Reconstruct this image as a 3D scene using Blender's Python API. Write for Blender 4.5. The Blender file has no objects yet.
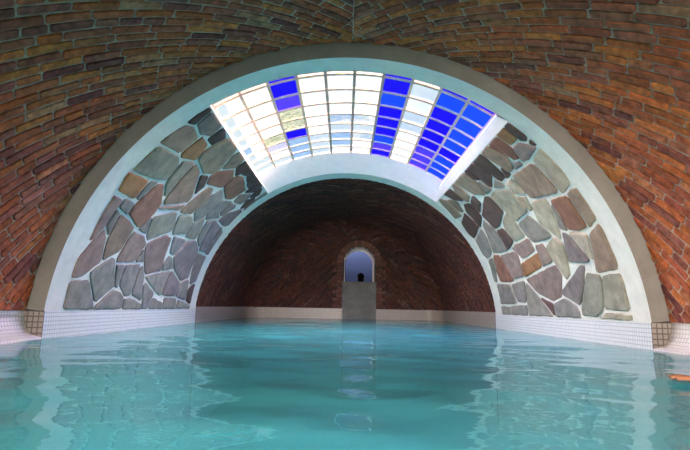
import bpy, bmesh, math, random
from mathutils import Vector, Matrix, noise
random.seed(7)
S = bpy.context.scene
COL = S.collection
PI = math.pi
R = 2.0            # radius of the stone-faced arch
D1, D2 = 3.33, 6.70    # near and far face of the arch
RB = 2.12          # radius of the front brick vault
YB = -2.3          # open end of the front vault, behind the camera
TILE = 0.18        # top of the mosaic band above the water
FLOOR = -1.35
# outlines of the facing stones: colour key, then degrees from the crown and metres along the arch
LEFT = [
('g',-84.9,3.56,-78.8,3.59,-78.5,3.74,-79.7,3.82,-84.9,3.96),
('m',-77.9,3.59,-72.9,3.58,-70.0,3.66,-67.4,3.71,-68.4,3.77,-73.6,3.86,-75.7,3.75,-77.6,3.64),
('g',-76.8,3.79,-74.5,3.92,-72.5,4.06,-79.2,4.22,-83.2,3.98,-81.6,3.94),
('g',-84.8,4.00,-83.6,4.02,-80.0,4.23,-80.5,4.36,-81.5,4.43,-84.9,4.45),
('g',-74.2,4.15,-73.9,4.29,-78.3,4.30,-79.2,4.25),
('g',-72.1,4.50,-68.9,4.54,-71.8,4.62),
('g',-73.9,4.32,-73.0,4.57,-81.0,4.58,-81.2,4.48,-78.5,4.32),
('g',-81.0,4.64,-73.9,4.67,-82.2,4.86,-81.5,4.70),
('g',-79.4,4.86,-78.6,4.89,-79.2,5.12,-80.6,5.13,-84.7,5.05,-84.8,4.94),
('g',-84.8,4.50,-82.2,4.51,-82.0,4.67,-83.0,4.86,-84.8,4.89),
('g',-84.9,5.10,-81.2,5.16,-82.6,5.42,-84.9,5.43),
('m',-68.8,4.57,-66.6,4.61,-63.5,4.83,-63.8,5.00,-72.9,5.12,-74.4,4.90,-73.4,4.75),
('g',-75.5,4.86,-74.0,5.16,-72.9,5.41,-80.2,5.34,-81.7,5.34,-80.3,5.20,-78.6,5.14,-78.2,4.99),
('b',-57.2,4.39,-54.2,4.45,-50.7,4.82,-55.4,4.71),
('g',-53.0,5.61,-47.1,5.61,-50.3,5.93),
('g',-60.2,5.77,-53.7,5.67,-52.4,5.79,-61.7,5.92),
('v',-62.8,6.05,-52.5,5.86,-53.3,6.13,-63.5,6.28),
('v',-64.0,6.31,-54.0,6.23,-57.2,6.57,-63.9,6.49),
('g',-67.6,5.24,-62.7,5.12,-62.4,5.40,-67.8,5.29),
('v',-68.9,5.37,-62.8,5.53,-61.7,5.74,-64.1,5.96,-73.4,6.05,-74.7,5.80,-70.5,5.45),
('v',-74.5,6.25,-64.8,6.06,-64.9,6.36,-74.1,6.47,-75.3,6.34),
('g',-72.5,5.16,-68.8,5.26,-71.5,5.41,-73.0,5.18),
('v',-80.0,5.39,-72.7,5.46,-75.7,5.79,-80.1,5.78,-79.7,5.55),
('g',-80.5,5.88,-76.4,5.91,-75.2,6.12,-81.7,6.19,-80.5,5.98),
('d',-82.6,6.34,-79.3,6.25,-75.2,6.45,-76.1,6.54,-84.1,6.59),
('g',-84.7,5.51,-81.7,5.51,-81.6,5.82,-84.8,5.90),
('g',-84.8,5.95,-81.8,5.96,-82.7,6.23,-84.6,6.55),
('o',-54.6,3.59,-53.1,3.80,-56.6,3.86,-58.2,3.85,-58.2,3.63),
('g',-56.7,3.89,-52.8,3.91,-52.9,3.96,-57.2,3.90),
('g',-61.2,3.76,-59.1,3.78,-59.3,3.88,-61.7,3.88),
('m',-68.4,3.64,-63.2,3.64,-60.0,3.63,-60.1,3.69,-63.4,3.68,-66.6,3.68),
('g',-65.6,3.72,-62.3,3.74,-62.6,3.78,-67.4,3.80),
('b',-62.8,3.83,-63.5,4.02,-64.9,4.12,-69.6,4.12,-71.1,4.06,-73.3,3.90,-69.0,3.84),
('m',-72.9,4.12,-70.7,4.16,-65.2,4.17,-65.6,4.43,-66.7,4.52,-72.0,4.45,-72.8,4.23),
('r',-62.4,4.03,-61.0,3.95,-57.6,4.00,-52.9,4.06,-53.1,4.18,-55.2,4.28,-60.3,4.29,-63.7,4.19),
('g',-64.2,4.25,-60.6,4.33,-64.6,4.40),
('n',-52.8,3.61,-45.3,3.62,-45.4,3.73,-44.4,3.90,-45.6,4.00,-50.7,4.08,-52.2,3.87),
('n',-53.3,4.24,-50.2,4.14,-44.5,4.10,-43.4,4.19,-44.4,4.25,-50.2,4.26),
('b',-56.8,4.38,-53.9,4.34,-43.6,4.28,-43.2,4.41,-48.7,4.72,-52.0,4.77,-55.8,4.64),
('d',-48.4,4.76,-45.7,4.63,-43.8,4.58,-42.9,4.68,-45.1,4.78),
('b',-55.5,4.82,-50.9,4.87,-45.0,4.97,-48.1,5.15,-54.4,5.06),
('n',-66.2,4.51,-60.2,4.38,-56.4,4.71,-61.2,4.91,-63.6,4.72,-65.7,4.54),
('n',-62.0,4.98,-56.6,4.86,-55.0,5.18,-56.4,5.28,-60.1,5.29),
('n',-61.3,5.37,-56.1,5.34,-53.2,5.46,-57.1,5.63,-60.4,5.60),
('g',-54.1,5.24,-47.2,5.19,-49.4,5.40,-53.2,5.37),
('b',-43.8,3.60,-38.5,3.63,-37.9,3.82,-40.7,3.88,-43.7,3.88,-44.3,3.77),
('o',-43.9,3.99,-42.5,3.94,-37.4,3.93,-37.8,4.11,-42.1,4.19),
('d',-36.8,3.61,-33.4,3.58,-33.4,3.61,-35.9,3.64),
('m',-36.4,3.69,-32.7,3.65,-32.4,3.71,-32.5,3.87,-35.8,3.93,-37.0,3.83),
('d',-36.5,4.06,-33.3,4.03,-34.2,4.15,-36.2,4.15),
('b',-41.7,4.21,-38.1,4.18,-33.4,4.22,-32.2,4.33,-33.1,4.54,-38.7,4.70,-42.5,4.64,-43.2,4.49),
('b',-38.1,4.77,-35.0,4.68,-33.0,4.68,-32.4,4.81,-35.6,4.92),
('d',-36.9,5.13,-35.5,4.99,-32.5,4.96,-32.4,5.13,-34.9,5.17),
('d',-35.1,5.26,-32.7,5.23,-33.0,5.34,-34.4,5.35),
('r',-44.5,4.88,-43.1,4.76,-39.7,4.81,-36.5,5.00,-37.5,5.09,-41.6,5.15,-43.6,5.03),
('r',-42.8,5.36,-41.2,5.22,-38.0,5.20,-35.4,5.34,-37.0,5.68,-39.0,5.77,-43.6,5.63),
('d',-35.6,5.58,-33.1,5.56,-33.4,5.74,-36.3,5.74),
('d',-38.3,5.88,-33.2,5.83,-33.2,5.95,-36.3,5.98),
('d',-37.5,6.16,-33.9,6.07,-35.4,6.20,-36.9,6.19),
('d',-42.5,6.30,-38.8,6.19,-38.1,6.26,-40.6,6.33),
('m',-43.3,5.88,-39.2,5.80,-36.6,6.02,-39.1,6.11,-42.7,6.05),
('g',-54.7,5.21,-49.3,5.16,-43.0,5.22,-44.6,5.44,-50.0,5.36,-54.0,5.42),
('g',-52.7,5.56,-49.0,5.50,-45.1,5.58,-43.5,5.80,-48.5,5.77,-51.9,5.69),
('v',-50.1,5.89,-47.3,5.82,-43.6,5.92,-45.3,6.02),
('v',-51.1,5.99,-47.3,6.05,-43.5,6.32,-44.4,6.49,-48.1,6.51,-50.9,6.29),
('v',-42.5,6.42,-33.5,6.35,-34.0,6.52,-40.3,6.60),
('d',-34.8,5.44,-32.5,5.41,-32.7,5.51,-35.0,5.54)]
RIGHT = [
('d',35.0,4.47,35.4,4.35,37.1,4.33,43.8,4.36,43.7,4.48,40.7,4.54,36.8,4.54),
('d',35.8,4.74,36.0,4.62,38.0,4.58,42.0,4.55,43.9,4.72,41.3,4.78,37.2,4.79),
('b',35.1,5.28,34.9,5.00,35.7,4.94,41.8,4.92,44.4,5.04,41.9,5.22,36.7,5.31),
('d',36.5,4.85,39.9,4.84,39.0,4.92),
('g',41.0,4.92,44.0,4.85,44.8,4.92,43.2,4.97),
('g',43.9,4.61,45.2,4.55,45.8,4.63,44.8,4.66),
('n',46.3,4.93,46.0,4.72,48.0,4.50,55.3,4.48,56.3,4.81,51.4,4.89),
('b',36.6,5.43,42.0,5.43,42.9,5.56,38.7,5.55),
('d',35.6,5.88,35.3,5.68,40.5,5.68,38.6,5.83),
('b',37.0,6.25,39.1,6.09,44.5,6.13,44.0,6.38,39.1,6.31),
('b',39.3,6.07,40.8,5.90,43.7,6.00,42.4,6.09),
('d',44.5,5.53,44.3,5.36,46.6,5.36,48.3,5.54),
('d',48.0,5.39,46.1,5.06,47.3,5.04,52.4,5.03,55.0,5.32,55.1,5.44,49.5,5.51),
('d',44.5,5.75,45.0,5.60,49.5,5.61,52.2,5.86,46.6,5.87),
('d',48.4,6.32,46.6,6.02,52.1,5.95,54.5,6.31,52.1,6.39),
('g',55.9,6.33,53.5,5.93,61.0,6.03,63.2,6.26,61.1,6.38),
('g',51.5,5.65,56.7,5.51,62.7,5.51,63.2,5.67,62.3,6.01,54.7,5.83),
('d',56.6,5.46,56.4,5.33,61.5,5.25,62.9,5.45,61.0,5.50),
('n',54.2,5.11,54.2,4.98,57.0,4.92,61.2,4.90,61.5,5.12,57.9,5.21),
('g',57.7,4.84,56.6,4.73,57.3,4.51,62.2,4.38,63.6,4.39,63.4,4.71,60.8,4.80),
('m',63.2,5.36,62.1,4.95,62.8,4.88,65.7,4.88,67.4,5.21,65.6,5.28),
('p',48.4,4.46,49.8,4.30,54.0,4.37,54.1,4.43),
('r',63.7,6.05,64.0,5.87,72.5,5.76,73.4,5.82,72.9,6.16,67.5,6.17),
('m',64.2,5.81,64.3,5.35,66.1,5.31,71.9,5.37,72.3,5.68),
('o',68.3,5.30,66.6,4.87,67.6,4.81,70.7,4.85,71.7,5.30,70.4,5.34),
('m',65.2,4.76,64.9,4.61,70.0,4.57,70.8,4.80),
('m',73.3,5.27,70.8,4.58,73.3,4.51,79.3,4.65,80.0,4.77,78.2,5.01,76.7,5.17),
('g',74.4,6.33,74.4,5.96,79.9,5.86,80.8,5.92,80.7,6.38),
('g',74.4,5.82,73.7,5.43,80.6,5.54,80.5,5.75),
('g',75.3,5.33,79.0,5.17,83.4,4.93,84.0,4.97,84.2,5.48,80.0,5.46),
('g',82.3,6.38,81.9,6.18,84.5,6.19,84.6,6.41),
('g',81.8,6.04,81.3,5.58,84.2,5.57,84.4,6.08),
('g',64.6,6.26,64.3,6.12,71.9,6.32,71.8,6.39),
('d',34.8,3.60,35.3,3.55,39.8,3.56,40.4,3.60,39.4,3.63),
('o',35.8,3.80,35.1,3.68,36.2,3.65,39.5,3.71,38.3,3.82),
('r',35.3,4.03,35.4,3.92,36.5,3.86,41.0,3.85,43.0,3.94,40.9,3.99,37.2,4.04),
('b',35.9,4.24,35.9,4.14,37.5,4.07,42.3,4.06,43.9,4.13,42.4,4.23,38.4,4.27),
('m',40.7,3.83,40.9,3.71,43.7,3.58,44.6,3.76,44.0,3.89),
('d',42.3,3.52,43.2,3.52,43.1,3.56),
('p',45.6,3.73,45.3,3.53,54.2,3.62,54.9,3.73,54.1,3.77),
('b',45.5,4.18,45.9,3.79,54.7,3.78,52.8,4.23,49.3,4.25),
('g',43.0,4.03,43.8,3.95,44.9,3.99,44.3,4.06),
('p',46.5,4.44,46.2,4.28,52.6,4.28,52.1,4.43),
('d',42.3,4.27,44.8,4.28,44.9,4.34),
('p',54.1,4.33,53.9,4.23,55.9,4.03,57.1,4.07,60.8,4.11,65.2,4.21,60.9,4.36,57.1,4.35),
('r',55.7,3.98,56.3,3.73,62.7,3.72,63.1,3.98),
('b',56.3,3.70,57.0,3.54,63.0,3.54,63.0,3.69),
('g',56.9,4.06,59.0,4.04,63.0,4.05,62.5,4.10),
('p',65.6,4.54,64.1,4.32,65.8,4.23,74.1,4.33,74.6,4.39,69.2,4.51),
('v',63.9,4.11,64.5,4.05,72.1,3.87,71.8,3.99,71.3,4.19,67.8,4.19),
('p',64.5,3.99,67.0,3.79,71.1,3.85,67.4,3.97),
('b',65.4,3.68,64.0,3.52,66.2,3.51,68.6,3.52,73.5,3.51,73.7,3.84,69.2,3.79),
('v',79.1,4.53,76.0,4.42,71.8,4.08,72.3,4.02,80.1,4.23,81.2,4.31),
('n',82.6,4.20,74.4,4.03,75.5,3.84,77.8,3.85,82.8,3.95),
('n',82.5,3.88,77.8,3.82,75.7,3.73,75.8,3.53,82.9,3.55),
('g',83.6,4.79,81.1,4.77,80.4,4.65,80.9,4.43,83.7,4.36),
('d',80.4,5.02,82.0,4.83,83.6,4.83),
('p',84.2,3.93,83.3,3.70,83.6,3.55,84.1,3.55)]
SKY, EXPO, SUN1, SUN2 = .6, 1.2, 40, 18

# ------------------------------------------------------------------ materials
def new_mat(name):
    m = bpy.data.materials.new(name); m.use_nodes = True
    nt = m.node_tree
    for n in list(nt.nodes):
        if n.type != 'OUTPUT_MATERIAL': nt.nodes.remove(n)
    out = [n for n in nt.nodes if n.type == 'OUTPUT_MATERIAL'][0]
    return m, nt, out
def nd(nt, t, **kw):
    n = nt.nodes.new(t)
    for k, v in kw.items():
        if k in n.inputs: n.inputs[k].default_value = v
        else: setattr(n, k, v)
    return n
def lk(nt, a, ao, b, bi): nt.links.new(a.outputs[ao], b.inputs[bi])
def ramp(nt, stops):
    r = nt.nodes.new('ShaderNodeValToRGB')
    e = r.color_ramp.elements
    while len(e) < len(stops): e.new(0.5)
    for k, (p, c) in enumerate(stops):
        e[k].position = p; e[k].color = (*c, 1)
    return r
def rough_mat(name, col=None, attr=False, scale=30, lo=.75, hi=1.15, rough=.85, bump=.3, dist=.004, spec=.3, detail=6):
    """A noisy matt surface: base colour (or the mesh's own colour attribute) mottled by noise, with bump."""
    m, nt, out = new_mat(name)
    p = nd(nt, 'ShaderNodeBsdfPrincipled', Roughness=rough)
    p.inputs['Specular IOR Level'].default_value = spec
    tc = nd(nt, 'ShaderNodeTexCoord')
    n1 = nd(nt, 'ShaderNodeTexNoise', Scale=scale, Detail=detail, Roughness=.65)
    lk(nt, tc, 'Object', n1, 'Vector')
    mr = nd(nt, 'ShaderNodeMapRange')
    mr.inputs[1].default_value = .3; mr.inputs[2].default_value = .7
    mr.inputs[3].default_value = lo; mr.inputs[4].default_value = hi
    lk(nt, n1, 'Fac', mr, 0)
    mx = nd(nt, 'ShaderNodeVectorMath', operation='SCALE')
    if attr:
        a = nd(nt, 'ShaderNodeVertexColor', layer_name='Col'); lk(nt, a, 'Color', mx, 0)
    else:
        mx.inputs[0].default_value = col
    lk(nt, mr, 0, mx, 'Scale')
    lk(nt, mx, 0, p, 'Base Color')
    if bump:
        n2 = nd(nt, 'ShaderNodeTexNoise', Scale=scale * 2.2, Detail=5)
        lk(nt, tc, 'Object', n2, 'Vector')
        b = nd(nt, 'ShaderNodeBump', Strength=bump, Distance=dist)
        lk(nt, n2, 'Fac', b, 'Height'); lk(nt, b, 0, p, 'Normal')
    lk(nt, p, 0, out, 0)
    return m
def tile_mat(name, c1, c2, grout, size=.028, gap=.0035, rough=.35):
    """Small square mosaic laid out in metres of the mesh's own UV."""
    m, nt, out = new_mat(name)
    p = nd(nt, 'ShaderNodeBsdfPrincipled', Roughness=rough)
    uv = nd(nt, 'ShaderNodeUVMap')
    b = nd(nt, 'ShaderNodeTexBrick', offset=0.0, squash=1.0)
    for k, v in (('Scale', 1.0), ('Mortar Size', gap), ('Mortar Smooth', .3), ('Brick Width', size), ('Row Height', size), ('Bias', 0.0)):
        b.inputs[k].default_value = v
    b.inputs['Color1'].default_value = (*c1, 1); b.inputs['Color2'].default_value = (*c2, 1); b.inputs['Mortar'].default_value = (*grout, 1)
    lk(nt, uv, 'UV', b, 'Vector'); lk(nt, b, 'Color', p, 'Base Color')
    bp = nd(nt, 'ShaderNodeBump', Strength=.5, Distance=.002, invert=True)
    lk(nt, b, 'Fac', bp, 'Height'); lk(nt, bp, 0, p, 'Normal')
    lk(nt, p, 0, out, 0)
    return m
def glass_mat(name, col, col2=None, scale=9, gloss=.06, haze=0.0):
    """Tinted thin pane: lets light straight through, tinted, with a faint gloss."""
    m, nt, out = new_mat(name)
    t = nd(nt, 'ShaderNodeBsdfTransparent'); t.inputs[0].default_value = (*col, 1)
    if col2:
        tc = nd(nt, 'ShaderNodeTexCoord')
        n = nd(nt, 'ShaderNodeTexNoise', Scale=scale, Detail=4, Roughness=.7)
        lk(nt, tc, 'Object', n, 'Vector')
        r = ramp(nt, [(.42, col), (.58, col2)]); lk(nt, n, 'Fac', r, 0); lk(nt, r, 0, t, 0)
    g = nd(nt, 'ShaderNodeBsdfGlossy', Roughness=.08)
    mx = nd(nt, 'ShaderNodeMixShader'); mx.inputs[0].default_value = gloss
    lk(nt, t, 0, mx, 1); lk(nt, g, 0, mx, 2); lk(nt, mx, 0, out, 0)
    return m

M = {}
M['brick'] = rough_mat('old brick', attr=True, scale=22, lo=.42, hi=1.5, bump=.8, dist=.008, rough=.9, spec=.15)
M['mortar'] = rough_mat('grey lime mortar', (.40, .28, .22), scale=18, lo=.6, hi=1.3, bump=.7, dist=.008, rough=.95, spec=.1)
M['dark_mortar'] = rough_mat('dark mortar', (.055, .038, .034), scale=18, lo=.6, hi=1.3, bump=.7, dist=.008, rough=.95, spec=.1)  # far vault mortar, much darker than the near mortar
M['stone'] = rough_mat('split field stone', attr=True, scale=9, lo=.62, hi=1.35, bump=.5, dist=.008, rough=.8, spec=.25, detail=9)
M['plaster'] = rough_mat('white lime plaster', (.90, .79, .78), scale=14, lo=.93, hi=1.04, bump=.25, dist=.004)
M['aqua'] = rough_mat('pale aqua lime wash', (.66, .64, .57), scale=10, lo=.88, hi=1.06, bump=.3, dist=.005)
M['joint'] = rough_mat('white stone pointing', (.68, .66, .59), scale=22, lo=.85, hi=1.08, bump=.8, dist=.008)
M['cement'] = rough_mat('grey render', (.25, .225, .195), scale=7, lo=.85, hi=1.1, bump=.3, dist=.004)
M['sill_cement'] = rough_mat('damp grey cement', (.155, .15, .135), scale=5, lo=.7, hi=1.2, bump=.3, dist=.004)
M['tile'] = tile_mat('white mosaic', (.78, .74, .72), (.70, .68, .67), (.50, .46, .44))
M['tile_shaded'] = tile_mat('shaded mosaic', (.34, .29, .25), (.30, .26, .225), (.12, .095, .08), size=.036, gap=.005)  # darker mosaic for the arch's front end, its shade painted into the colour
M['tile_pool'] = tile_mat('pale pool mosaic', (.68, .68, .67), (.62, .63, .63), (.40, .40, .40))
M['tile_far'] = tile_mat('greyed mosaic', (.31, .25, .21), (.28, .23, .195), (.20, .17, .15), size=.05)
M['basin'] = tile_mat('turquoise pool mosaic', (.42, .80, .80), (.36, .75, .76), (.45, .72, .72), size=.05)
M['bar'] = rough_mat('weathered tan glazing bar', (.78, .50, .36), scale=40, lo=.7, hi=1.2, bump=.3, dist=.003)
M['darkbar'] = rough_mat('grey brown glazing bar', (.50, .34, .26), scale=40, lo=.7, hi=1.2, bump=.3, dist=.003)
M['blue_wall'] = rough_mat('blue violet plaster', (.022, .042, .125), scale=2, lo=.9, hi=1.1, bump=.2, dist=.003)
M['skin'] = rough_mat('skin', (.34, .14, .07), scale=20, lo=.95, hi=1.05, bump=.1, dist=.001, rough=.5)
M['hair'] = rough_mat('dark hair', (.006, .005, .005), scale=60, lo=.6, hi=1.3, bump=.4, dist=.002, rough=.9, spec=.05)
M['suit'] = rough_mat('dark swimwear', (.02, .022, .03), scale=40, bump=.1, dist=.001, rough=.7)
M['nail'] = rough_mat('nail', (.80, .52, .42), scale=20, lo=.97, hi=1.03, bump=0, rough=.3)
G = {  # pale and mottled panes are clear glass, outside view put into the tint
 'w': glass_mat('clear glass', (.96, .96, .95)),
 'p': glass_mat('clear glass pale sky tint', (.62, .72, .80)),
 's': glass_mat('clear glass blue sky tint', (.36, .53, .78)),
 'q': glass_mat('clear glass cloud tint', (.82, .84, .84), (.45, .58, .74), scale=3),
 'm': glass_mat('clear glass leaf tint', (.80, .78, .62), (.34, .42, .26), scale=34),
 'b': glass_mat('cobalt blue glass', (.012, .006, .80), gloss=.03),
 'c': glass_mat('bright blue glass', (.012, .07, .86), gloss=.03),
 'v': glass_mat('violet blue glass', (.08, .05, .86), gloss=.03),
 'l': glass_mat('lavender glass', (.62, .62, .92)),
}
def water_mat():
    m, nt, out = new_mat('pool water')
    fr = nd(nt, 'ShaderNodeFresnel', IOR=1.33)
    tr = nd(nt, 'ShaderNodeBsdfTransparent'); tr.inputs[0].default_value = (.55, .92, .92, 1)
    df = nd(nt, 'ShaderNodeBsdfDiffuse'); df.inputs[0].default_value = (.12, .62, .66, 1)
    mx = nd(nt, 'ShaderNodeMixShader'); mx.inputs[0].default_value = .45
    gl = nd(nt, 'ShaderNodeBsdfGlossy', Roughness=.015)
    m2 = nd(nt, 'ShaderNodeMixShader')
    tc = nd(nt, 'ShaderNodeTexCoord')
    n = nd(nt, 'ShaderNodeTexNoise', Scale=9, Detail=3, Roughness=.5)
    lk(nt, tc, 'Object', n, 'Vector')
    b = nd(nt, 'ShaderNodeBump', Strength=.07, Distance=.02)
    lk(nt, n, 'Fac', b, 'Height')
    for x in (fr, gl): lk(nt, b, 0, x, 'Normal')
    lk(nt, tr, 0, mx, 1); lk(nt, df, 0, mx, 2)
    lk(nt, fr, 0, m2, 0); lk(nt, mx, 0, m2, 1); lk(nt, gl, 0, m2, 2); lk(nt, m2, 0, out, 0)
    return m
M['water'] = water_mat()

# ------------------------------------------------------------------ mesh helpers
class MB:
    """Collects faces (with optional colour, material slot and uv) into one mesh."""
    def __init__(s): s.v = []; s.f = []; s.c = []; s.m = []; s.uv = []; s.sm = []
    def add(s, verts, faces, col=(1, 1, 1), mat=0, uv=None, smooth=False):
        o = len(s.v); s.v += [tuple(p) for p in verts]
        for f in faces:
            s.f.append([o + i for i in f]); s.c.append(col); s.m.append(mat); s.sm.append(smooth)
            s.uv.append([uv[i] for i in f] if uv else None)
    def box(s, x0, x1, y0, y1, z0, z1, **k):
        v = [(x, y, z) for x in (x0, x1) for y in (y0, y1) for z in (z0, z1)]
        s.add(v, [(0, 1, 3, 2), (4, 6, 7, 5), (0, 4, 5, 1), (2, 3, 7, 6), (0, 2, 6, 4), (1, 5, 7, 3)], **k)
    def strip(s, path, offs, flip=False, uv=True, mat=0, smooth=False):
        """Surface swept between a list of rows of points, uv in metres."""
        rows = len(path); n = len(path[0]); vs = []; uvs = []
        for i in range(rows):
            u = 0
            for j in range(n):
                if j: u += (Vector(path[i][j]) - Vector(path[i][j - 1])).length
                vs.append(path[i][j]); uvs.append((u, offs[i]))
        fs = []
        for i in range(rows - 1):
            for j in range(n - 1):
                q = (i * n + j, i * n + j + 1, (i + 1) * n + j + 1, (i + 1) * n + j)
                fs.append(q[::-1] if flip else q)
        s.add(vs, fs, uv=uvs if uv else None, mat=mat, smooth=smooth)
    def build(s, name, mats, parent=None, fix=False):
        me = bpy.data.meshes.new(name)
        me.from_pydata(s.v, [], s.f)
        for mt in (mats if isinstance(mats, (list, tuple)) else [mats]): me.materials.append(mt)
        ca = me.color_attributes.new('Col', 'FLOAT_COLOR', 'CORNER')
        ul = me.uv_layers.new(name='UVMap')
        li = 0
        for k, p in enumerate(me.polygons):
            p.material_index = s.m[k]; p.use_smooth = s.sm[k]
            for q in range(p.loop_total):
                ca.data[li].color = (*s.c[k], 1)
                if s.uv[k]: ul.data[li].uv = s.uv[k][q]
                li += 1
        if fix:
            bm = bmesh.new(); bm.from_mesh(me); bmesh.ops.recalc_face_normals(bm, faces=bm.faces); bm.to_mesh(me); bm.free()
        o = bpy.data.objects.new(name, me); COL.objects.link(o)
        if parent: o.parent = parent
        return o
def tag(o, label, cat, kind=None, group=None):
    o['label'] = label; o['category'] = cat
    if kind: o['kind'] = kind
    if group: o['group'] = group
    return o
def empty(name, loc):
    o = bpy.data.objects.new(name, None); o.location = loc; o.empty_display_size = .2; COL.objects.link(o); return o
def pol(th, r, y):                       # th in degrees from the crown, + to the right
    t = math.radians(th); return (r * math.sin(t), y, r * math.cos(t))
def arc_solid(mb, r0, r1, t0, t1, y0, y1, n=None, mats=(0, 0, 0), smooth=True):
    """Thick piece of a barrel: mats = (inner face, front face, rest)."""
    n = n or max(2, int(abs(t1 - t0) / 1.5)); V = []
    for i in range(n + 1):
        t = t0 + (t1 - t0) * i / n
        V += [pol(t, r0, y0), pol(t, r0, y1), pol(t, r1, y1), pol(t, r1, y0)]
    fi = []; ff = []; fr = []
    for i in range(n):
        a = 4 * i; b = a + 4
        fi.append((a, a + 1, b + 1, b)); ff.append((a, b, b + 3, a + 3))
        fr += [(a + 1, a + 2, b + 2, b + 1), (a + 2, a + 3, b + 3, b + 2)]
    fr += [(0, 3, 2, 1), (4 * n, 4 * n + 1, 4 * n + 2, 4 * n + 3)]
    for fs, mt in ((fi, mats[0]), (ff, mats[1]), (fr, mats[2])):
        mb.add(V, fs, mat=mt, smooth=False)

# ------------------------------------------------------------------ brickwork
def clip(poly, a, b, c):                 # keep a*x+b*y<=c
    out = []
    for i in range(len(poly)):
        p, q = poly[i], poly[(i + 1) % len(poly)]
        dp = a * p[0] + b * p[1] - c; dq = a * q[0] + b * q[1] - c
        if dp <= 0: out.append(p)
        if dp * dq < 0:
            t = dp / (dp - dq); out.append((p[0] + (q[0] - p[0]) * t, p[1] + (q[1] - p[1]) * t))
    return out
def area(p): return .5 * sum(p[i][0] * p[(i + 1) % len(p)][1] - p[(i + 1) % len(p)][0] * p[i][1] for i in range(len(p)))
def raised(mb, poly, fmap, h, col, seg=.09, bev=.008, wob=.004, mat=0, base=-.006, dome=0.0):
    """One brick or stone: outline in surface metres, raised by h with an eased edge."""
    if len(poly) < 3: return
    if area(poly) < 0: poly = poly[::-1]
    if area(poly) < 2e-4: return
    pts = []
    for i in range(len(poly)):
        p, q = poly[i], poly[(i + 1) % len(poly)]
        L = math.hypot(q[0] - p[0], q[1] - p[1]); k = max(1, int(round(L / seg)))
        for j in range(k):
            t = j / k; pts.append((p[0] + (q[0] - p[0]) * t + random.uniform(-wob, wob), p[1] + (q[1] - p[1]) * t + random.uniform(-wob, wob)))
    cx = sum(p[0] for p in pts) / len(pts); cy = sum(p[1] for p in pts) / len(pts)
    def inset(d):
        out = []
        for p in pts:
            L = math.hypot(p[0] - cx, p[1] - cy) or 1; k = max(.2, 1 - d / L); out.append((cx + (p[0] - cx) * k, cy + (p[1] - cy) * k))
        return out
    n = len(pts); V = []
    tx, ty = random.uniform(-.02, .02), random.uniform(-.02, .02)
    rows = [(pts, base), (pts, h * .55), (inset(bev), h)] + ([(inset(bev * 5), h + dome)] if dome else [])
    for ps, hh in rows:
        for p in ps: V.append(fmap(p[0], p[1], hh + (p[0] - cx) * tx + (p[1] - cy) * ty if hh > 0 else hh))
    V.append(fmap(cx, cy, h + dome))
    F = []
    for r in range(len(rows) - 1):
        for i in range(n): F.append((r * n + i, r * n + (i + 1) % n, (r + 1) * n + (i + 1) % n, (r + 1) * n + i))
    r = len(rows) - 1
    for i in range(n): F.append((r * n + i, r * n + (i + 1) % n, len(V) - 1))
    mb.add(V, F, col=col, mat=mat)
def jit(c, a=.12):
    k = random.uniform(1 - a, 1 + a); return tuple(max(0, x * k * random.uniform(1 - a * .3, 1 + a * .3)) for x in c)
BRICKS = [(.40, .105, .036), (.34, .092, .042), (.45, .135, .042), (.28, .080, .046), (.23, .075, .054), (.30, .10, .06), (.39, .135, .062), (.19, .058, .046), (.40, .175, .09)]
BW = [5, 6, 4, 5, 4, 3, 2, 2, 1]
def courses(mb, fmap, x0, x1, y0, y1, tana, sgn, L=.245, H=.058, g=.012, h=.009, cols=BRICKS, wts=BW, skip=None, seg=.09):
    """Bricks in slanting courses over the rectangle x0..x1, y0..y1; going towards smaller x a course climbs in y. sgn mirrors x."""
    al = math.atan(tana); u = (-math.cos(al), math.sin(al)); w = (math.sin(al), math.cos(al))
    cs = [(x0, y0), (x1, y0), (x1, y1), (x0, y1)]
    bs = [p[0] * w[0] + p[1] * w[1] for p in cs]; as_ = [p[0] * u[0] + p[1] * u[1] for p in cs]
    b = min(bs)
    while b < max(bs):
        a = min(as_) - random.uniform(0, L)
        while a < max(as_):
            LL = L * random.choice([1, 1, 1, .95, 1.04, .55]); hh = H * random.uniform(.94, 1.04)
            q = [(a + g / 2, b + g / 2), (a + LL - g / 2, b + g / 2), (a + LL - g / 2, b + hh - g / 2), (a + g / 2, b + hh - g / 2)]
            # eased corners
            e = .007; q2 = []
            for i in range(4):
                p, pn, pp = q[i], q[(i + 1) % 4], q[i - 1]
                for t in (pp, pn):
                    d = math.hypot(t[0] - p[0], t[1] - p[1]); q2.append((p[0] + (t[0] - p[0]) * e / d, p[1] + (t[1] - p[1]) * e / d))
            poly = [(p[0] * u[0] + p[1] * w[0], p[0] * u[1] + p[1] * w[1]) for p in q2]
            for cl in ((-1, 0, -x0), (1, 0, x1), (0, -1, -y0), (0, 1, y1)):
                if poly: poly = clip(poly, *cl)
            if poly and len(poly) > 2:
                mx = sum(p[0] for p in poly) / len(poly); my = sum(p[1] for p in poly) / len(poly)
                if not (skip and skip(sgn * mx, my)):
                    c = jit(random.choices(cols, wts)[0], .2)
                    raised(mb, [(sgn * p[0], p[1]) for p in poly], fmap, h + random.uniform(-.004, .005), c, seg=seg, bev=.006, wob=.0025)
            a += LL
        b += H

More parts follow.
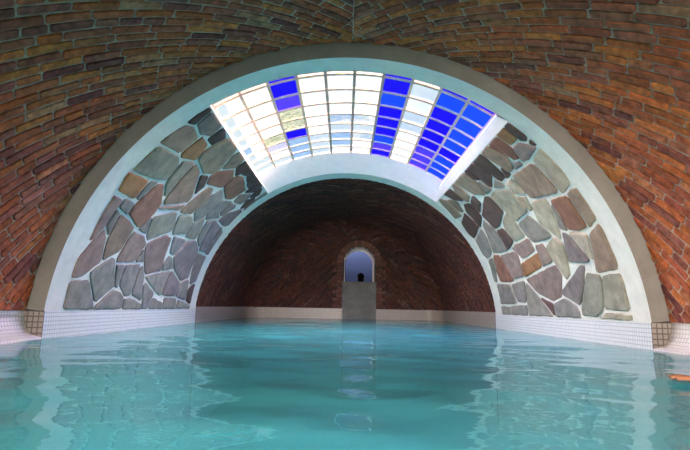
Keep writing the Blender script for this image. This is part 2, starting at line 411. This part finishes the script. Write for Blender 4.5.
# front vault
ceil = MB(); NS = 120
smax = RB * math.acos(TILE / RB)
arc_solid(ceil, RB, 2.9, -math.degrees(smax / RB), math.degrees(smax / RB), YB, D1 + .02, n=120)
ceiling = tag(ceil.build('ceiling', M['mortar']), 'brick barrel vault over the near part of the pool, in front of the white arch', 'vaulted ceiling', 'structure')
fmap_near = lambda s, y, h: pol(math.degrees(s / RB), RB - h, y)
bk = MB()
for sg in (1, -1): courses(bk, fmap_near, .004, smax - .004, -.4, D1 - .005, .82, sg)
bk.build('brick_facing', M['brick'], ceiling)

# far vault: barrel, rounded shoulder, flat end wall
YF = 10.0; RS = .35; YE = YF + RS
def prof(m):                             # meridian length from D2 -> (radius, y, normal as (dr, dy))
    a = YF - D2; b = a + RS * PI / 2
    if m < a: return R, D2 + m, (1, 0)
    if m < b:
        t = (m - a) / RS; return R - RS + RS * math.cos(t), YF + RS * math.sin(t), (math.cos(t), math.sin(t))
    return R - RS - (m - b), YE, (0, 1)
ME = YF - D2 + RS * PI / 2
FT = .21
def fmap_far(s, m, h):
    r, y, (nr, ny) = prof(m); th = math.degrees(s / R)
    x, _, z = pol(th, r - h * nr, 0); return (x, y - h * ny, z)
DX, DW, DS, DZ = .285, .335, 1.15, .73   # doorway: centre, half width, springing height, sill height
def in_door(x, z, pad=0.0):
    return abs(x - DX) < DW + pad and z < DS or math.hypot(x - DX, z - DS) < DW + pad
fv = MB(); rows = []
ms = [i * (YF - D2) / 6 for i in range(7)] + [YF - D2 + RS * PI / 2 * i / 10 for i in range(1, 11)]
for m in ms:
    rows.append([(lambda p: (p[0], p[1], p[2]))(fmap_far(R * math.radians(t), m, 0)) for t in [-90 + 180 * i / 90 for i in range(91)]])
fv.strip(rows, ms, uv=False)
# end wall as cells, leaving the doorway open
q = .03
nx = int(1.8 / q)
for i in range(-nx, nx):
    for k in range(0, nx):
        x, z = (i + .5) * q, (k + .5) * q
        if math.hypot(x, z) < R - RS + .06 and not in_door(x, z, -.015):
            fv.add([(i * q, YE, k * q), (i * q + q, YE, k * q), (i * q + q, YE, k * q + q), (i * q, YE, k * q + q)], [(0, 1, 2, 3)])
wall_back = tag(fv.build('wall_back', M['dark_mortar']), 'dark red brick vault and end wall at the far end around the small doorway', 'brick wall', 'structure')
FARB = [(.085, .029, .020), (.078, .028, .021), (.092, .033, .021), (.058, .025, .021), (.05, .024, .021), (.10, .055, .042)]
bf = MB()
sm = R * math.asin(1 - .0) 
for sg in (1, -1):
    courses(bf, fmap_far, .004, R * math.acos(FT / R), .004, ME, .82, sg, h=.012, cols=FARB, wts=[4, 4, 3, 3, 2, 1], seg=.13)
def fmap_end(x, z, h): return (x, YE - h, z)
def skip_end(x, z):
    return math.hypot(x, z) > R - RS - .03 or in_door(x, z, .14)
# slanting courses rise towards the middle on each side of the door
def fe(sg):
    return lambda x, z, h: fmap_end(x, z, h)
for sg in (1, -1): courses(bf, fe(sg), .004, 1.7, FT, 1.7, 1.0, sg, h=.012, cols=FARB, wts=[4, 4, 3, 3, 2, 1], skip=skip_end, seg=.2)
bf.build('brick_facing', M['brick'], wall_back)

# outer mass of the far building so that daylight cannot leak in
ob = MB()
arc_solid(ob, 2.04, 2.2, -90, 90, 6.5, YE + .3, n=40)
for sg in (1, -1):
    for xa, ya, yb in ((2.19, D1 + .025, YE + .3), (2.36, YB - .15, D1 + .025)):
        ob.box(min(sg * xa, sg * 3.0), max(sg * xa, sg * 3.0), ya, yb, FLOOR - .2, 1.5)
ob.build('outer_bank', M['cement'], wall_back)

# ------------------------------------------------------------------ arch between the two vaults
TB = math.degrees(math.acos(TILE / R))
t1 = MB(); arc_solid(t1, R, 2.3, -TB, TB, D1, 3.53, n=110, mats=(0, 1, 0))  # front face gets a darker grey than the underside
tag(t1.build('trim_1', [M['aqua'], M['cement']]), 'broad front arch rib, darker grey face with pale aqua underside', 'arch', 'structure')
t2 = MB(); arc_solid(t2, R - .004, 2.2, -TB, TB, 6.44, D2 + .03, n=110)
tag(t2.build('trim_2', M['aqua']), 'slim pale aqua arch rib framing the dark far vault', 'arch', 'structure')
GL, GR, SR = -31.4, 32.8, 35.6           # glass from GL to GR, white strip to SR
YG0, YG1 = 3.53, 5.57
RG = 2.14                                # the glass sits a little above the arch, behind a splayed frame
GY = (RG - .243) / (R - .243)
YA, YB_ = YG0 * GY, YG1 * GY
GLL, GRR = GL - .15, GR + .15
t3 = MB()
arc_solid(t3, RG, 2.15, GLL - 3, GRR + 4, YB_, 6.5, n=46)
arc_solid(t3, RG, 2.45, GLL - 3, GRR + 4, 3.45, YA, n=46)
arc_solid(t3, RG, 2.19, GRR, GRR + 4, YA, YB_, n=4)
arc_solid(t3, RG, 2.19, GLL - 3, GLL, YA, YB_, n=4)
R0 = R - .004
def lerp_row(ta, tb, r, y, n=40): return [pol(ta + (tb - ta) * i / n, r, y) for i in range(n + 1)]
t3.strip([lerp_row(GLL, GRR, RG, YB_), lerp_row(GL - .3, SR, R0, YG1 + .87)], [0, 1], uv=False)
t3.strip([lerp_row(GLL, GRR, RG, YA), lerp_row(GL - .3, SR, R0, 3.525)], [0, 1], uv=False)
t3.strip([[pol(GRR, RG, YA), pol(GRR, RG, YB_)], [pol(GRR + .1, R + .018, 3.60), pol(GRR + .1, R + .018, YG1 + .3)], [pol(SR, R0, 3.525), pol(SR, R0, YG1 + .87)]], [0, 1, 2], uv=False)
t3.strip([[pol(GLL, RG, YA), pol(GLL, RG, YB_)], [pol(GL - .3, R0, 3.525), pol(GL - .3, R0, YG1 + .87)]], [0, 1], uv=False)
tag(t3.build('trim_3', M['plaster']), 'smooth white plaster panel beyond and beside the stained glass skylight', 'plaster panel', 'structure')

COLS = {'g': (.205, .185, .16), 'm': (.22, .155, .13), 'b': (.24, .165, .115), 'r': (.22, .105, .07), 'n': (.23, .21, .16), 'o': (.28, .135, .06),
        'd': (.085, .052, .043), 'v': (.19, .15, .145), 'p': (.34, .29, .21)}
def hull(pts):
    pts = sorted(set(pts)); out = []
    for seq in (pts, pts[::-1]):
        h = []
        for p in seq:
            while len(h) > 1 and (h[-1][0] - h[-2][0]) * (p[1] - h[-2][1]) - (h[-1][1] - h[-2][1]) * (p[0] - h[-2][0]) <= 0: h.pop()
            h.append(p)
        out += h[:-1]
    return out
def separation(A, B):
    best = (-9, None)
    for P, sg in ((A, 1), (B, -1)):
        for i in range(len(P)):
            a, b = P[i], P[(i + 1) % len(P)]; L = math.hypot(b[0] - a[0], b[1] - a[1])
            if L < .01: continue
            n = (sg * (b[1] - a[1]) / L, -sg * (b[0] - a[0]) / L)
            g = min(n[0] * q[0] + n[1] * q[1] for q in B) - max(n[0] * q[0] + n[1] * q[1] for q in A)
            if g > best[0]: best = (g, n)
    for p in A:
        for q in B:
            d = math.hypot(q[0] - p[0], q[1] - p[1])
            if d < 1e-4: continue
            n = ((q[0] - p[0]) / d, (q[1] - p[1]) / d)
            g = min(n[0] * t[0] + n[1] * t[1] for t in B) - max(n[0] * t[0] + n[1] * t[1] for t in A)
            if g > best[0]: best = (g, n)
    return best
def grow(p, e):
    lines = []
    for i in range(len(p)):
        a, b = p[i], p[(i + 1) % len(p)]; L = math.hypot(b[0] - a[0], b[1] - a[1]); n = ((b[1] - a[1]) / L, -(b[0] - a[0]) / L)
        lines.append((n[0], n[1], n[0] * a[0] + n[1] * a[1] + e))
    x0, x1 = min(q[0] for q in p) - e, max(q[0] for q in p) + e; y0, y1 = min(q[1] for q in p) - e, max(q[1] for q in p) + e
    out = [(x0, y0), (x1, y0), (x1, y1), (x0, y1)]
    for l in lines:
        if out: out = clip(out, *l)
    return out
def stones(seeds, t0, t1, name, label, side):
    w = MB(); arc_solid(w, R, 2.2, min(t0, t1), max(t0, t1), 3.52, 6.45, n=36)
    wall = tag(w.build(name, M['joint']), label, 'stone wall', 'structure')
    st = MB(); k = R * PI / 180
    s0, s1 = min(t0, t1) * k + .008, max(t0, t1) * k - .008
    fm = lambda s, y, h: pol(s / k, R - h, y)
    polys = [hull([(q[i] * k, q[i + 1]) for i in range(0, len(q), 2)]) for c, *q in seeds]
    for a, (c, *q) in enumerate(seeds):
        poly = grow(polys[a], .05)           # let every stone swell until only the joint is left between neighbours
        for b in range(len(polys)):
            if a == b: continue
            g_, ax = separation(polys[a], polys[b])
            if g_ < -.12 or g_ > .14 or len(poly) < 3: continue
            top = max(ax[0] * p[0] + ax[1] * p[1] for p in polys[a])
            poly = clip(poly, ax[0], ax[1], top + g_ / 2 - .0125)
        for cl in ((-1, 0, -s0), (1, 0, s1), (0, -1, -3.545), (0, 1, 6.425)):
            if poly: poly = clip(poly, *cl)
        if len(poly) < 3: continue
        cut = []                             # ease the corners
        for i in range(len(poly)):
            p, n_ = poly[i], poly[(i + 1) % len(poly)]
            for t in (.09, .91): cut.append((p[0] + (n_[0] - p[0]) * t, p[1] + (n_[1] - p[1]) * t))
        raised(st, cut, fm, random.uniform(.010, .018), jit(COLS[c], .10), seg=.06, bev=.008, wob=.004, dome=.003)
    st.build('stone_facing', M['stone'], wall)
    return wall
wall_left = stones(LEFT, -TB, -31.7, 'wall_left', 'left side of the arch faced with irregular stones in white pointing', -1)
wall_right = stones(RIGHT, SR, TB, 'wall_right', 'right side of the arch faced with irregular stones in white pointing', 1)

# ------------------------------------------------------------------ stained glass skylight
sky_root = empty('window_1', (0, 4.55, 2.0))
tag(sky_root, 'curved stained glass skylight of blue and clear panes in the arch', 'skylight', 'structure')
rowy = [3.53, 3.615, 3.90, 4.17, 4.43, 4.67, 4.92, 5.15, 5.37, 5.57]
rowy = [3.53, 3.60, 3.87, 4.14, 4.40, 4.645, 4.885, 5.12, 5.35, 5.57]
rowy = [y * GY for y in rowy]; GL, GR = GLL, GRR
NR = len(rowy) - 1; dth = (GR - GL) / 10
PAT = ['pwwwwwwww', 'wwwwmlwpw', 'bbvmmbsss', 'wwwwwwwpp', 'wwwwwpspw', 'wwwwqppww', 'bbcbbbcvb', 'wpwppwwww', 'bcbbbbvvv', 'bcccbcccc']
PAT = ['wwwwwwwww', 'wwwwwmlwp', 'bbvmmbsss', 'wwwwwwppp', 'wwwwqpssw', 'wwwwqpqww', 'bbcbbbcvb', 'wpwppwwww', 'bcbbbbvvv', 'bccccbccc']
keys = list(G.keys())
clear = MB(); blue = MB()
def parent_keep(o): o.matrix_parent_inverse = sky_root.matrix_world.inverted()
sky_root.matrix_world = Matrix.Translation((0, 4.55, 2.0))
for c in range(10):
    for r in range(NR):
        g = PAT[c][r]; mb = blue if g in 'bcv' else clear
        a0, a1 = GL + c * dth + .05, GL + (c + 1) * dth - .05
        spans = [(a0, a1, g)]
        if c == 0: spans = [(a0, a0 + (a1 - a0) * .38, 'p' if r != 5 else 's'), (a0 + (a1 - a0) * .38, a1, 'w')]
        if c == 0 and r in (7, 8): spans = [(a0, a1, 'p')]
        for b0, b1, gg in spans:
            mt = keys.index(gg)
            for q0, q1 in ((b0, (b0 + b1) / 2), ((b0 + b1) / 2, b1)):
                mb.add([pol(q0, RG + .014, rowy[r]), pol(q1, RG + .014, rowy[r]), pol(q1, RG + .014, rowy[r + 1]), pol(q0, RG + .014, rowy[r + 1])], [(0, 1, 2, 3)], mat=mt)
                mb.add([pol(q0, RG + .020, rowy[r]), pol(q1, RG + .020, rowy[r]), pol(q1, RG + .020, rowy[r + 1]), pol(q0, RG + .020, rowy[r + 1])], [(0, 1, 2, 3)], mat=keys.index('w'))
mats = list(G.values())
for nm, mb, lab in (('clear_glazing', clear, 'clear and pale tinted panes'), ('blue_glazing', blue, 'cobalt blue panes')):
    o = mb.build(nm, mats, sky_root); parent_keep(o); o['label'] = lab
fr = MB()
bw = math.degrees(.012 / R)
for c in range(11):
    a = GL + c * dth
    arc_solid(fr, RG + .001, RG + .010, a - bw, a + bw, YA, YB_, n=2, mats=(1 if c in (4, 5, 6) else 0,) * 3)
for r, y in enumerate(rowy):
    arc_solid(fr, RG + .005, RG + .010, GL, GR, y - .019, y + .019, n=40)
o = fr.build('lattice', [M['bar'], M['darkbar']], sky_root); parent_keep(o)

# ------------------------------------------------------------------ mosaic bands, pool basin
def side_band(name, sg, label):
    mb = MB(); x = sg * 1.986
    ys = [D1 + i * (D2 + .03 - D1) / 12 for i in range(13)]
    # face towards the pool, its top ledge, and the front end seen from the near room
    mb.strip([[(x, y, FLOOR) for y in ys], [(x, y, -.02) for y in ys]], [FLOOR, -.02], mat=1)
    mb.strip([[(x, y, -.02) for y in ys], [(x, y, TILE) for y in ys]], [-.02, TILE], mat=0)
    mb.strip([[(x, y, TILE) for y in ys], [(sg * 2.2, y, TILE) for y in ys]], [0, .2], mat=0)
    xs = [sg * (1.986 + i * .05) for i in range(7)]
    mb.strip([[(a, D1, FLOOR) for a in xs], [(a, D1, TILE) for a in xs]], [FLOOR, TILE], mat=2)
    o = tag(mb.build(name, [M['tile_pool'], M['basin'], M['tile_shaded']]), label, 'tile band', 'structure')
    # coved bench of mosaic beside the near pool
    cv = MB(); pr = []
    pr += [(2.35, TILE + .01), (RB - .003, TILE + .01), (RB - .003, .15)]
    for i in range(9):
        t = PI / 2 * i / 8; pr.append((RB - .003 - .10 * (1 - math.cos(t)), .15 - .13 * math.sin(t)))
    pr += [(1.99, .012), (1.975, -.01), (1.975, FLOOR)]
    u = 0; us = [0]
    for i in range(1, len(pr)): u += math.hypot(pr[i][0] - pr[i - 1][0], pr[i][1] - pr[i - 1][1]); us.append(u)
    cy = [YB + i * (D1 - YB) / 20 for i in range(21)]
    k = len(pr) - 1
    cv.strip([[(sg * a, y, b) for y in cy] for a, b in pr[:k]], us[:k], smooth=True)
    cv.strip([[(sg * a, y, b) for y in cy] for a, b in pr[k - 1:]], us[k - 1:], mat=1)
    c = cv.build('tiled_cove', [M['tile'], M['basin']], o)
    return o
side_band('baseboard_left', -1, 'white mosaic band at the waterline under the left stone wall')
side_band('baseboard_right', 1, 'white mosaic band at the waterline under the right stone wall')
fb = MB(); plan = []
for i in range(8): plan.append((R - .02, D2 + .03 + (YF - D2 - .03) * i / 7))
for i in range(1, 11):
    t = PI / 2 * i / 10; plan.append((R - RS + (RS - .02) * math.cos(t), YF + (RS - .02) * math.sin(t)))
for sg in (1, -1):
    pts = [(sg * a, b) for a, b in plan] + [(DX + sg * (DW + .012), YE - .02)]
    fb.strip([[(a, b, FLOOR) for a, b in pts], [(a, b, -.03) for a, b in pts]], [FLOOR, -.03], mat=1)
    fb.strip([[(a, b, -.03) for a, b in pts], [(a, b, FT) for a, b in pts]], [-.03, FT])
    inn = [(sg * (a + .1), b + .03) for a, b in plan] + [(DX + sg * (DW + .012), YE + .03)]
    fb.strip([[(a, b, FT) for a, b in pts], [(a, b, FT) for a, b in inn]], [0, .1])
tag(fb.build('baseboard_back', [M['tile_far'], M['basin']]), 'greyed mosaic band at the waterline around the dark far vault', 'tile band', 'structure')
fl = MB()
fl.strip([[(x, y, FLOOR) for x in (-2.3, 0, 2.3)] for y in (YB, 4, YE + .1)], [0, 6.3, 12.7])
tag(fl.build('floor', M['basin']), 'turquoise pool floor seen through the water', 'pool floor', 'structure')

# ------------------------------------------------------------------ doorway in the end wall
door = empty('door_1', (DX, YE, 0)); door.matrix_world = Matrix.Translation((DX, YE, 0))
tag(door, 'small round-headed doorway above a cement slab at the far end', 'doorway', 'structure')
def dchild(mb, name, mat, label=None):
    o = mb.build(name, mat, door); o.matrix_parent_inverse = Matrix.Translation((-DX, -YE, 0))
    if label: o['label'] = label
    return o
sl = MB(); sl.box(DX - DW - .012, DX + DW + .012, YE - .045, YE + .30, FLOOR, DZ)
sl.box(DX - DW - .02, DX + DW + .02, YE - .055, YE + .31, DZ, DZ + .025)
dchild(sl, 'sill_slab', M['sill_cement'], 'grey cement slab under the opening')
ln = MB(); ring = [(DX - DW, DZ)] + [(DX - DW, DS)] + [(DX - DW * math.cos(PI * i / 24), DS + DW * math.sin(PI * i / 24)) for i in range(1, 24)] + [(DX + DW, DS), (DX + DW, DZ)]
YO = YE + .55
ln.strip([[(a, YE - .02, b) for a, b in ring], [(a, YO, b) for a, b in ring]], [0, .55])
dchild(ln, 'reveal', M['plaster'])
wf = MB()
def inner(d): return [(DX - DW + d, DZ)] + [(DX - DW + d, DS)] + [(DX - (DW - d) * math.cos(PI * i / 24), DS + (DW - d) * math.sin(PI * i / 24)) for i in range(1, 24)] + [(DX + DW - d, DS), (DX + DW - d, DZ)]
a, b = inner(0), inner(.035)
wf.strip([[(x, YO - .05, z) for x, z in a], [(x, YO - .05, z) for x, z in b], [(x, YO, z) for x, z in b]], [0, .03, .08])
dchild(wf, 'frame', M['plaster'])
vs = MB()
for i in range(17):                       # arch bricks round the head
    t0, t1_ = PI * i / 17 + .012, PI * (i + 1) / 17 - .012
    poly = [(DX - r * math.cos(t), DS + r * math.sin(t)) for r, t in ((DW + .006, t0), (DW + .13, t0), (DW + .13, t1_), (DW + .006, t1_))]
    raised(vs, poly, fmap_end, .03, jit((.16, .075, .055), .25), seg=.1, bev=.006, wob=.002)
z = FT + .01
k = 0
while z < DS - .03:
    for sg in (1, -1):
        w_ = .13 if k % 2 else .21
        xa, xb = DX + sg * (DW + .008), DX + sg * (DW + w_)
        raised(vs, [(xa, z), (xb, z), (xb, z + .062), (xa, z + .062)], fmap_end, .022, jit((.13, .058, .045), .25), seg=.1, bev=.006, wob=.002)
    z += .073; k += 1
dchild(vs, 'brick_surround', M['brick'])

# the blue-washed court beyond the doorway
ct = MB()
ct.box(-1.6, 2.2, 15.0, 15.15, -1.0, 2.3)
tag(ct.build('wall_court', M['blue_wall']), 'blue violet wall seen through the small doorway', 'wall', 'structure')
cs = MB()
cs.box(-1.75, -1.6, YE + .2, 15.15, -1.0, 2.3); cs.box(2.2, 2.35, YE + .2, 15.15, -1.0, 2.3)
cs.box(-1.75, 2.35, YE + .2, 15.15, -1.0, -.55)
cs.box(-1.75, 2.35, YE + .2, 14.55, 2.2, 2.35)  # unseen roof added over the court, gap sized to dim the blue wall
# wall between court and far vault, round the opening
cs.box(-1.75, DX - DW, YE + .32, YO, -1.0, 2.3); cs.box(DX + DW, 2.35, YE + .32, YO, -1.0, 2.3)
cs.box(DX - DW, DX + DW, YE + .32, YO, DS + DW, 2.3); cs.box(DX - DW, DX + DW, YE + .305, YO, -1.0, DZ)
nq = 20
for i in range(nq):
    x0, x1 = DX - DW + 2 * DW * i / nq, DX - DW + 2 * DW * (i + 1) / nq
    xm = min(abs(x0 - DX), abs(x1 - DX)); zz = DS + math.sqrt(max(0, DW * DW - xm * xm))
    if zz < DS + DW - .004: cs.box(x0, x1, YE + .32, YO - .06, zz, DS + DW)
tag(cs.build('wall_court_side', M['cement']), 'plain cement walls of the court behind the small doorway', 'wall', 'structure')

# ------------------------------------------------------------------ back of the near room (behind the viewer): open arch plus a slot
ew = MB(); q = .03
def open_hole(x, z):
    return abs(x + .45) < OPW and z < OPH
OPW, OPH = 1.2, 1.3
for i in range(-84, 84):
    for k in range(-3, 84):
        x, z = (i + .5) * q, (k + .5) * q
        if math.hypot(x, z) < 2.45 and not open_hole(x, z):
            ew.box(i * q, i * q + q, YB - .15, YB, k * q, k * q + q)
ew.box(-2.3, 2.3, YB - .15, YB, FLOOR, -.1)
tag(ew.build('wall_front', M['mortar']), 'end wall of the near vault with a wide opening, behind the viewer', 'wall', 'structure')

# ------------------------------------------------------------------ water
def wave(x, y):
    d = max(.35, min(1.0, 1.15 - y * .05))
    h = .0090 * noise.noise(Vector((x * 1.5 + 3, y * 2.0, 1.3)))
    h += .0080 * noise.noise(Vector((x * 3.2 + .4 * y, y * 4.2, 7.7)))
    h += .0011 * noise.noise(Vector((x * 8.0, y * 10.0, 3.1)))
    h += .0012 * math.sin(5.1 * y + 1.7 * x + 1.5 * math.sin(1.3 * x)) + .0010 * math.sin(3.7 * x - 4.4 * y)
    return h * d
wa = MB(); ysw = []; y = YB
while y < .5: ysw.append(y); y += .06
while y < YE - .02: ysw.append(y); y += .012 + .0028 * max(0, y - .8)
ysw.append(YE - .02)
NX = 190; xs = [-1.995 + 3.99 * i / NX for i in range(NX + 1)]
vs_ = [(x, y, wave(x, y)) for y in ysw for x in xs]; n1 = NX + 1
def lim(y): return 1.98 if y < YF else R - RS + math.sqrt(max(0, (RS - .02) ** 2 - (min(y, YE - .021) - YF) ** 2)) - .002
vs_ = [(x * lim(y) / 1.995, y, z) for x, y, z in vs_]
wa.add(vs_, [(j * n1 + i, j * n1 + i + 1, (j + 1) * n1 + i + 1, (j + 1) * n1 + i) for j in range(len(ysw) - 1) for i in range(NX)], smooth=True)
tag(wa.build('pool_water', M['water']), 'clear turquoise pool water with gentle ripples', 'water', 'stuff')

# ------------------------------------------------------------------ people
def skin_body(name, chain_v, chain_e, radii, root, mat, sub=2):
    me = bpy.data.meshes.new(name); me.from_pydata(chain_v, chain_e, [])
    o = bpy.data.objects.new(name, me); COL.objects.link(o)
    sk = o.modifiers.new('skin', 'SKIN'); sk.use_smooth_shade = True
    lay = me.skin_vertices[0].data
    for i, r in enumerate(radii):
        lay[i].radius = r if isinstance(r, tuple) else (r, r)
        lay[i].use_root = (i == root)
    ss = o.modifiers.new('sub', 'SUBSURF'); ss.levels = sub; ss.render_levels = sub
    dg = bpy.context.evaluated_depsgraph_get()
    nm = bpy.data.meshes.new_from_object(o.evaluated_get(dg))
    nm.materials.clear(); nm.materials.append(mat)
    for p in nm.polygons: p.use_smooth = True
    o.modifiers.clear(); o.data = nm
    return o
def ball(mb, c, rx, ry, rz, n=20, m=14, keep=None):
    V = []; F = []
    for i in range(m + 1):
        for j in range(n):
            ph = PI * i / m; th = 2 * PI * j / n
            V.append((c[0] + rx * math.sin(ph) * math.cos(th), c[1] + ry * math.sin(ph) * math.sin(th), c[2] + rz * math.cos(ph)))
    for i in range(m):
        for j in range(n):
            f = (i * n + j, i * n + (j + 1) % n, (i + 1) * n + (j + 1) % n, (i + 1) * n + j)
            if keep is None or all(keep(V[t]) for t in f): F.append(f)
    mb.add(V, F, smooth=True)
def make_person(base, h, face, armL, armR, label, hand=False):
    """Standing figure: joints in local metres (x right, y forward), turned by face (radians about z)."""
    k = h / 1.7; V = []; E = []; Rr_ = []
    def v(p, r, par=None):
        V.append(tuple(c * k for c in p)); Rr_.append(tuple(a * k for a in r) if isinstance(r, tuple) else r * k)
        if par is not None: E.append((par, len(V) - 1))
        return len(V) - 1
    pel = v((0, 0, .90), (.15, .11))
    wst = v((0, 0, 1.06), (.125, .095), pel); chs = v((0, 0, 1.25), (.15, .105), wst); upp = v((0, -.01, 1.38), (.12, .085), chs)
    nk = v((0, 0, 1.46), .052, upp); jaw = v((0, .022, 1.535), (.062, .075), nk); hd = v((0, .012, 1.60), (.074, .092), jaw); tp = v((0, 0, 1.665), (.055, .07), hd)
    for sx in (-1, 1):
        hip = v((sx * .085, 0, .84), .095, pel); kn = v((sx * .09, .015, .48), .058, hip); ca = v((sx * .09, -.01, .33), .055, kn); an = v((sx * .09, -.01, .09), .038, ca)
        ft = v((sx * .10, .06, .045), (.042, .032), an); v((sx * .105, .16, .03), (.038, .02), ft)
    hands = []
    for sx, arm in ((-1, armL), (1, armR)):
        sh = v((sx * .165, -.005, 1.37), .056, upp)
        el = v(arm[0], .042, sh); wr = v(arm[1], (.030, .024), el)
        hands.append((wr, arm, sx))
        # palm and five separate fingers
        a = Vector(arm[0]); w = Vector(arm[1]); d = (w - a).normalized(); up = Vector(arm[2]).normalized()
        sd = d.cross(up).normalized(); up = sd.cross(d).normalized()
        pm = v(w + d * .055, (.034, .016), wr); kn_ = v(w + d * .085, (.036, .014), pm)
        for q_, (off, ln_) in enumerate(((-.030, .070), (-.010, .082), (.011, .078), (.031, .062))):
            b0 = w + d * .088 + sd * off
            f0 = v(b0 + d * .010, .0095, kn_)
            f1 = v(b0 + d * (.01 + ln_ * .42) - up * .002 + sd * off * .12, .0088, f0)
            f2 = v(b0 + d * (.01 + ln_ * .74) - up * .008 + sd * off * .16, .0080, f1)
            v(b0 + d * (.01 + ln_) - up * .017 + sd * off * .18, .0065, f2)
        th0 = v(w + d * .035 + sd * (-sx) * .030 * arm[3], .013, pm)
        th1 = v(w + d * .068 + sd * (-sx) * .052 * arm[3] - up * .004, .011, th0)
        v(w + d * .094 + sd * (-sx) * .060 * arm[3] - up * .008, .009, th1)
    root = empty('person', base); tag(root, label, 'person')
    root.rotation_euler = (0, 0, face)
    body = skin_body('body', V, E, Rr_, 0, M['skin']); body.parent = root
    # face, ears
    # hair cap
    hb = MB(); ball(hb, (0, -.006 * k, 1.612 * k), .088 * k, .106 * k, .098 * k, keep=lambda p: p[2] > 1.63 * k or p[1] < .02 * k)
    ball(hb, (0, -.035 * k, 1.55 * k), .078 * k, .075 * k, .105 * k, keep=lambda p: p[1] < .0)
    hb.build('hair', M['hair'], root)
    for sx in (-1, 1):
        fc = MB(); ball(fc, (sx * .030 * k, .094 * k, 1.60 * k), .011 * k, .007 * k, .007 * k, 10, 8); fc.build('eye', M['hair'], root)
        er = MB(); ball(er, (sx * .080 * k, -.005 * k, 1.58 * k), .010 * k, .020 * k, .031 * k, 12, 8); er.build('ear', M['skin'], root)
    nz = MB(); ball(nz, (0, .104 * k, 1.572 * k), .013 * k, .018 * k, .024 * k, 12, 8); nz.build('nose', M['skin'], root)
    mo = MB(); ball(mo, (0, .092 * k, 1.535 * k), .022 * k, .008 * k, .006 * k, 12, 8); mo.build('mouth', M['nail'], root)
    su = MB(); ball(su, (0, 0, .86 * k), .178 * k, .135 * k, .14 * k, 24, 14)
    su.build('swimwear', M['suit'], root)
    return root

# ------------------------------------------------------------------ people placed
make_person((.385, 12.35, -.55), 1.62, 0, ((-.24, -.02, 1.10), (-.26, .06, .86), (0, 1, 0), 1), ((.24, -.02, 1.10), (.26, .06, .86), (0, 1, 0), 1),
            'dark-haired person standing in the blue court beyond the small doorway, only the head showing')
# swimmer at the right, facing left, one forearm reaching along the surface
make_person((1.64, 1.97, FLOOR), 1.55, PI / 2, ((-.25, .17, 1.41), (-.205, .40, 1.474), (0, 0, 1), 1), ((.22, .10, 1.14), (.20, .26, .98), (0, 0, 1), 1),
            'person at the right edge reaching one hand out along the water surface')

# ------------------------------------------------------------------ daylight
W = bpy.data.worlds.new('World'); S.world = W; W.use_nodes = True
nt = W.node_tree
bg = nt.nodes['Background']
tc = nd(nt, 'ShaderNodeTexCoord')
n = nd(nt, 'ShaderNodeTexNoise', Scale=2.2, Detail=6, Roughness=.55)
lk(nt, tc, 'Generated', n, 'Vector')
r = ramp(nt, [(.40, (.62, .76, 1.0)), (.52, (1.0, .99, .97))]); lk(nt, n, 'Fac', r, 0)
sep = nd(nt, 'ShaderNodeSeparateXYZ'); lk(nt, tc, 'Generated', sep, 0)
mr = nd(nt, 'ShaderNodeMapRange'); mr.inputs[1].default_value = -.06; mr.inputs[2].default_value = .02; lk(nt, sep, 'Z', mr, 0)
mx = nd(nt, 'ShaderNodeMix', data_type='RGBA'); lk(nt, mr, 0, mx, 0)
mx.inputs[6].default_value = (.16, .17, .13, 1); lk(nt, r, 0, mx, 7)
lk(nt, mx, 2, bg, 0); bg.inputs[1].default_value = SKY
def portal(loc, rot, sx, sy):
    l = bpy.data.lights.new('daylight_portal', 'AREA'); l.shape = 'RECTANGLE'; l.size = sx; l.size_y = sy
    l.cycles.is_portal = True
    o = bpy.data.objects.new('daylight_portal', l); o.location = loc; o.rotation_euler = rot; COL.objects.link(o)
portal((0, 4.86, 2.22), (0, 0, 0), 2.5, 2.3)
portal((-.45, YB - .16, OPH / 2), (-PI / 2, 0, 0), 2 * OPW, OPH)
portal((.3, 14.78, 2.4), (0, 0, 0), 3.8, .46)

def sun(name, rx, rz, ang, e, col=(1, 1, 1)):
    l = bpy.data.lights.new(name, 'SUN'); l.energy = e; l.angle = math.radians(ang); l.color = col
    o = bpy.data.objects.new(name, l); o.rotation_euler = (math.radians(rx), 0, math.radians(rz)); COL.objects.link(o)
sun('overcast_daylight', 0, 0, 150, SUN1, (1, .82, .70))
sun('daylight_from_behind', 70, -12, 60, SUN2, (1, .87, .77))
# ------------------------------------------------------------------ camera, view
cam = bpy.data.cameras.new('Camera'); co = bpy.data.objects.new('Camera', cam); COL.objects.link(co)
cam.sensor_width = 36; cam.lens = 500 * 36 / 690; cam.clip_start = .01; cam.clip_end = 200
co.matrix_world = Matrix.Translation((-.03, 0, .243)) @ Matrix.Rotation(math.radians(99.3), 4, 'X') @ Matrix.Rotation(math.radians(1.1), 4, 'Z')
S.camera = co
vs = S.view_settings
vs.view_transform = 'Standard'; vs.look = 'None'; vs.gamma = 1; vs.use_curve_mapping = False; vs.exposure = EXPO
cy = S.cycles
cy.use_denoising = True; cy.max_bounces = 10; cy.diffuse_bounces = 6; cy.glossy_bounces = 4; cy.transparent_max_bounces = 16
cy.sample_clamp_indirect = 6; cy.caustics_reflective = False; cy.caustics_refractive = False
